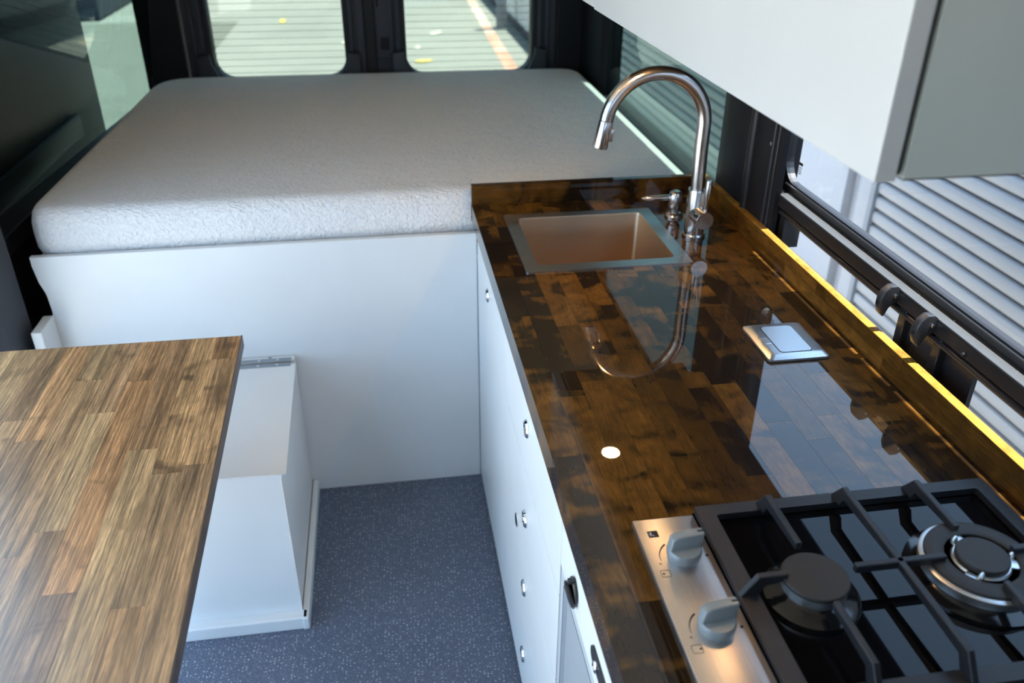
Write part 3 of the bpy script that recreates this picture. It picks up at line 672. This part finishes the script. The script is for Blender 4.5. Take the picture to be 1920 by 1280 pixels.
link('handle_hub', lathe(bmesh.new(), [(0.0235, 0.0), (0.0235, 0.067), (0.0225, 0.0685), (0.0, 0.0685)], (fx, fy, 0.886), seg=32, rot=ROT_NY), 'nickel', fa, 35)
link('lever', tube(bmesh.new(), [(fx + 0.004, fy - 0.052, 0.905), (fx + 0.004, fy - 0.052, 0.930), (fx + 0.0045, fy - 0.052, 0.945), (fx + 0.006, fy - 0.052, 0.985), (fx + 0.006, fy - 0.052, 0.988)], [0.0052, 0.0056, 0.0078, 0.0082, 0.0074], 16), 'nickel', fa, 35)
# ---- soap dispenser
sx_, sy_ = 0.792, 2.135
sp_ = thing('soap_dispenser', 'short brushed nickel soap pump beside the faucet', 'soap dispenser', (sx_, sy_, CZ))
link('collar', lathe(bmesh.new(), [(0.0265, 0.0), (0.0265, 0.005), (0.022, 0.011), (0.014, 0.014), (0.0, 0.014)], (sx_, sy_, CZ + 0.0003), seg=32), 'nickel', sp_, 35)
link('pump_head', lathe(bmesh.new(), [(0.013, 0.012), (0.013, 0.020), (0.0185, 0.024), (0.0200, 0.034), (0.0195, 0.060), (0.0165, 0.070), (0.010, 0.0745), (0.0, 0.0755)], (sx_, sy_, CZ), seg=32), 'nickel', sp_, 40)
link('nozzle', tube(bmesh.new(), [(sx_ - 0.012, sy_ + 0.004, CZ + 0.054), (sx_ - 0.060, sy_ + 0.008, CZ + 0.053), (sx_ - 0.082, sy_ + 0.010, CZ + 0.052), (sx_ - 0.094, sy_ + 0.011, CZ + 0.053)], [0.0085, 0.0080, 0.0070, 0.0012], 14), 'nickel', sp_, 40)
# ---- pop-up outlet
ou = thing('popup_outlet', 'square steel pop-up outlet lid set in the countertop', 'outlet', (0.787, 1.404, CZ))
bm = bmesh.new(); rows = []
for (z, ins) in ((CZ + 0.0004, 0.0), (CZ + 0.006, 0.0), (CZ + 0.0125, 0.010)):
    rows.append([bm.verts.new((p[0], p[1], z)) for p in rrect(0.724 + ins, 0.851 - ins, 1.332 + ins, 1.476 - ins, 0.008, 5)])
n = len(rows[0])
for a, b in zip(rows, rows[1:]):
    for i in range(n): bm.faces.new((a[i], a[(i + 1) % n], b[(i + 1) % n], b[i]))
bm.faces.new(list(reversed(rows[0]))); bm.faces.new(rows[-1])
link('housing', bm, 'outlet_steel', ou, 30)
link('gasket', prism(bmesh.new(), rrect(0.722, 0.853, 1.330, 1.478, 0.009, 5), 'Z', CZ + 0.0002, CZ + 0.002), 'rubber', ou)
link('lid_gap', prism(bmesh.new(), rrect(0.752, 0.822, 1.347, 1.455, 0.009, 5), 'Z', CZ + 0.0120, CZ + 0.0128), 'ink', ou)
link('lid', prism(bmesh.new(), rrect(0.7535, 0.8205, 1.3485, 1.4535, 0.0085, 5), 'Z', CZ + 0.0120, CZ + 0.0136), 'outlet_steel', ou, 30)
for yy in (1.386, 1.410): link('release_groove', B(0.731, 0.751, yy, yy + 0.0010, CZ + 0.0095, CZ + 0.0129), 'chrome', ou)

# ================================================================== COOKTOP
hb = thing('gas_cooktop', 'two burner gas cooktop with steel knob panel and cast iron grate', 'cooktop', (0.615, 0.745, CZ))
link('steel_tray', B(0.3245, 0.4185, 0.560, 0.915, CZ + 0.0004, CZ + 0.010, 0.0018), 'steel_hob', hb, 30)
link('side_strip', B(0.892, 0.9005, 0.560, 0.922, CZ + 0.0004, CZ + 0.012, 0.0015), 'steel_hob', hb, 30)
link('glass_bed', B(0.4195, 0.8915, 0.560, 0.920, CZ + 0.0002, CZ + 0.0080), 'hob_glass', hb)
gr = link('grate', (lambda: (ring(g := bmesh.new(), rrect(0.421, 0.889, 0.568, 0.920, 0.004, 3), rrect(0.447, 0.868, 0.592, 0.898, 0.004, 3), 'Z', CZ + 0.010, CZ + 0.021), g)[1])(), 'iron', hb)
GT = CZ + 0.052
def finger(pts, wdt, axis, c):
    """flat vertical bar: outline in the bar's own plane, thickness wdt about c"""
    return link('grate_bar', prism(bmesh.new(), pts, axis, c - wdt / 2, c + wdt / 2, 0.0014, 1), 'iron', gr)
f0 = CZ + 0.019
def yarm(c, y_frame, y_in, sgn):
    """arm from the frame (y_frame) towards y_in, along Y"""
    k = sgn
    finger([(y_frame + k * 0.004, f0), (y_frame - k * 0.020, GT), (y_in, GT), (y_in, GT - 0.012), (y_frame - k * 0.030, GT - 0.014), (y_frame - k * 0.024, f0)], 0.0095, 'X', c)
def xarm(c, x_frame, x_in, sgn):
    k = sgn
    finger([(x_frame + k * 0.004, f0), (x_frame - k * 0.018, GT), (x_in, GT), (x_in, GT - 0.012), (x_frame - k * 0.028, GT - 0.014), (x_frame - k * 0.022, f0)], 0.0095, 'Y', c)
YC = 0.744; X1, X2, XM = 0.522, 0.757, 0.642
for c in (X1, X2): yarm(c, 0.915, 0.793, 1); yarm(c, 0.572, 0.688, -1)
yarm(XM, 0.915, YC, 1); yarm(XM, 0.572, YC, -1)
xarm(YC, 0.424, 0.483, -1); xarm(YC, 0.887, 0.806, 1)
link('grate_bar', B(0.578, 0.708, YC - 0.0048, YC + 0.0048, GT - 0.013, GT, 0.0014, 1), 'iron', gr)
def burner(x, y, big):
    z = CZ + 0.008
    if not big:
        p = link('burner', lathe(bmesh.new(), [(0.064, 0), (0.063, 0.006), (0.056, 0.011), (0.045, 0.012), (0.040, 0.016), (0.040, 0.026), (0, 0.026)], (x, y, z), seg=48), 'enamel', hb, 35)
        link('flame_ring', lathe(bmesh.new(), [(0.0400, 0.016), (0.0425, 0.020), (0.0432, 0.031), (0.0432, 0.032), (0, 0.032)], (x, y, z), seg=48), 'burner_alu', p, 35)
        link('cap', lathe(bmesh.new(), [(0.0428, 0.032), (0.0440, 0.034), (0.0440, 0.036), (0.0425, 0.038), (0.0, 0.039)], (x, y, z), seg=48), 'cap', p, 35)
    else:
        p = link('burner', lathe(bmesh.new(), [(0.094, 0), (0.093, 0.005), (0.084, 0.009), (0.078, 0.010), (0.070, 0.016), (0.070, 0.018), (0, 0.018)], (x, y, z), seg=56), 'enamel', hb, 35)
        link('outer_flame_ring', lathe(bmesh.new(), [(0.074, 0.011), (0.077, 0.014), (0.0785, 0.027), (0.075, 0.029), (0.050, 0.029), (0.048, 0.018)], (x, y, z), seg=56), 'burner_alu', p, 35)
        link('outer_cap', lathe(bmesh.new(), [(0.072, 0.0285), (0.073, 0.030), (0.072, 0.033), (0.066, 0.035), (0.050, 0.035), (0.047, 0.033), (0.047, 0.0285)], (x, y, z), seg=56), 'cap', p, 35)
        link('spider', lathe(bmesh.new(), [(0.040, 0.018), (0.040, 0.026), (0.036, 0.031), (0.029, 0.031), (0.0, 0.031)], (x, y, z), seg=40), 'burner_alu', p, 35)
        for k in range(3):
            a = math.radians(100 + 120 * k); bm = box(bmesh.new(), 0.024, 0.056, -0.009, 0.009, 0.019, 0.031, 0.002)
            bmesh.ops.rotate(bm, verts=bm.verts, cent=(0, 0, 0), matrix=Matrix.Rotation(a, 3, 'Z')); bmesh.ops.translate(bm, verts=bm.verts, vec=(x, y, z)); link('bridge', bm, 'burner_alu', p, 35)
            bm = lathe(bmesh.new(), [(0.005, 0.029), (0.0035, 0.038), (0.0015, 0.041), (0, 0.0412)], (x + 0.040 * math.cos(a + 0.25), y + 0.040 * math.sin(a + 0.25), z), seg=10); link('ignition_pin', bm, 'burner_alu', p, 40)
        link('centre_cap', lathe(bmesh.new(), [(0.033, 0.031), (0.0345, 0.034), (0.0345, 0.038), (0.033, 0.040), (0.0, 0.041)], (x, y, z), seg=48), 'cap', p, 35)
burner(X1 - 0.002, YC - 0.006, False); burner(X2 + 0.004, YC - 0.004, True)
def dial(x, y, near):
    z = CZ + 0.010
    k = link('knob', lathe(bmesh.new(), [(0.0225, 0.0), (0.0225, 0.004), (0.0240, 0.007), (0.0245, 0.014), (0.0225, 0.018), (0.0, 0.019)], (x, y, z), seg=40), 'knob_grey', hb, 35)
    bm = bmesh.new()
    prism(bm, [(-0.0235, 0.012), (-0.020, 0.036), (-0.013, 0.040), (0.026, 0.040), (0.027, 0.036), (0.0255, 0.012)], 'Y', -0.0075, 0.0075, 0.003, 3)
    bmesh.ops.rotate(bm, verts=bm.verts, cent=(0, 0, 0), matrix=Matrix.Rotation(math.radians(6), 3, 'Z')); bmesh.ops.translate(bm, verts=bm.verts, vec=(x, y + 0.004, z))
    link('grip', bm, 'knob_grey', k, 40)
    link('pointer_mark', B(x + 0.018, x + 0.0268, y + 0.0045, y + 0.0075, z + 0.0398, z + 0.0403), 'ink', k)
    link('dial_print', tube(bmesh.new(), [(x + 0.033 * math.cos(math.radians(a)), y + 0.033 * math.sin(math.radians(a)), z + 0.0001) for a in range(125, 186, 6)], [0.0014 - 0.0001 * i for i in range(11)], 6), 'ink', hb)
    link('dial_print', lathe(bmesh.new(), [(0.0022, 0), (0.0022, 0.0004), (0, 0.0004)], (x + 0.034, y - 0.002, z), seg=12), 'ink', hb)
    ring(bm := bmesh.new(), rrect(x - 0.041, x - 0.027, y - 0.034, y - 0.021, 0.002, 3), rrect(x - 0.0403, x - 0.0277, y - 0.0333, y - 0.0217, 0.0015, 3), 'Z', z, z + 0.0003); link('dial_print', bm, 'ink', hb)
    q = 0.0085 if near else 0.001
    link('dial_print', B(x - 0.0395 + q, x - 0.0365 + q, y - 0.029, y - 0.026, z, z + 0.0003), 'ink', hb)
    ring(bm := bmesh.new(), rrect(x - 0.0375, x - 0.0340, y - 0.010, y - 0.0072, 0.0012, 2), rrect(x - 0.0369, x - 0.0346, y - 0.0094, y - 0.0078, 0.0008, 2), 'Z', z, z + 0.0003); link('dial_print', bm, 'ink', hb)
dial(0.3755, 0.832, False); dial(0.3745, 0.703, True)
lg = link('logo_square', B(0.3395, 0.3545, 0.876, 0.889, CZ + 0.010, CZ + 0.0103), 'ink', hb)
for (xa, ya, xb, yb) in ((0.3425, 0.8865, 0.3425, 0.8785), (0.3480, 0.8785, 0.3435, 0.8825), (0.3435, 0.8825, 0.3450, 0.8865)):
    link('logo_stroke', tube(bmesh.new(), [(xa, ya, CZ + 0.0103), (xb, yb, CZ + 0.0103)], 0.00045, 6), 'ink_white', hb)

for o_ in (ct, sk_, fa, sp_, ou, hb): resize(o_, KS, KL)

# ================================================================== OVERHEAD CABINET
OX, OZ = 0.45, 1.416
oc = thing('overhead_cabinet', 'white overhead cabinet with a shade-tinted end panel above the counter', 'cabinet', (0.66, 1.4, OZ))
link('carcass', B(0.4802, 0.853, 0.698, 2.09, OZ + 0.0022, 1.878), 'oh_side_shade', oc)
link('bottom_panel', B(0.4815, 0.852, 0.700, 2.088, OZ, OZ + 0.0022), 'dark_under', oc)  # unseen underside, added dark brown so the counter reflection stays dark
link('reveal', B(0.471, 0.481, 0.706, 2.086, OZ + 0.004, 1.874), 'dark_gap', oc)
for y0, y1, zz in ((0.6966, 1.805, OZ), (1.8075, 2.095, OZ + 0.003)): link('door', B(OX, 0.472, y0, y1, zz, 1.872, 0.0015), 'white_over', oc)
def puck(x, y, z, label, power, group):
    t = thing('puck_light', label, 'light', (x, y, z), group)
    ring(bm := bmesh.new(), [(x + 0.032 * math.cos(2 * PI * i / 32), y + 0.032 * math.sin(2 * PI * i / 32)) for i in range(32)], [(x + 0.0225 * math.cos(2 * PI * i / 32), y + 0.0225 * math.sin(2 * PI * i / 32)) for i in range(32)], 'Z', z - 0.007, z - 0.0004)
    link('bezel', bm, 'nickel', t, 30)
    link('lens', lathe(bmesh.new(), [(0.0222, -0.0045), (0.0222, -0.0006)], (x, y, z), seg=28), emissive('lit_led', (1.0, 0.60, 0.27), power * 51.0), t)
puck(0.519, 1.672, OZ, 'warm round light under the overhead cabinet near the sink', 4.0, 'warm puck lights')
puck(0.519, 0.87, OZ, 'warm round light under the overhead cabinet above the cooktop', 0.9, 'warm puck lights')
for (x, y, la) in ((-0.45, 2.95, 'unseen warm ceiling light added above the left half of the bed'), (0.35, 2.95, 'unseen warm ceiling light added above the right half of the bed'), (-0.2, 1.2, 'unseen warm ceiling light added above the aisle')):
    puck(x, y, 1.88, la, 1.0, 'warm puck lights')  # ceiling lights out of view, added for warm fill
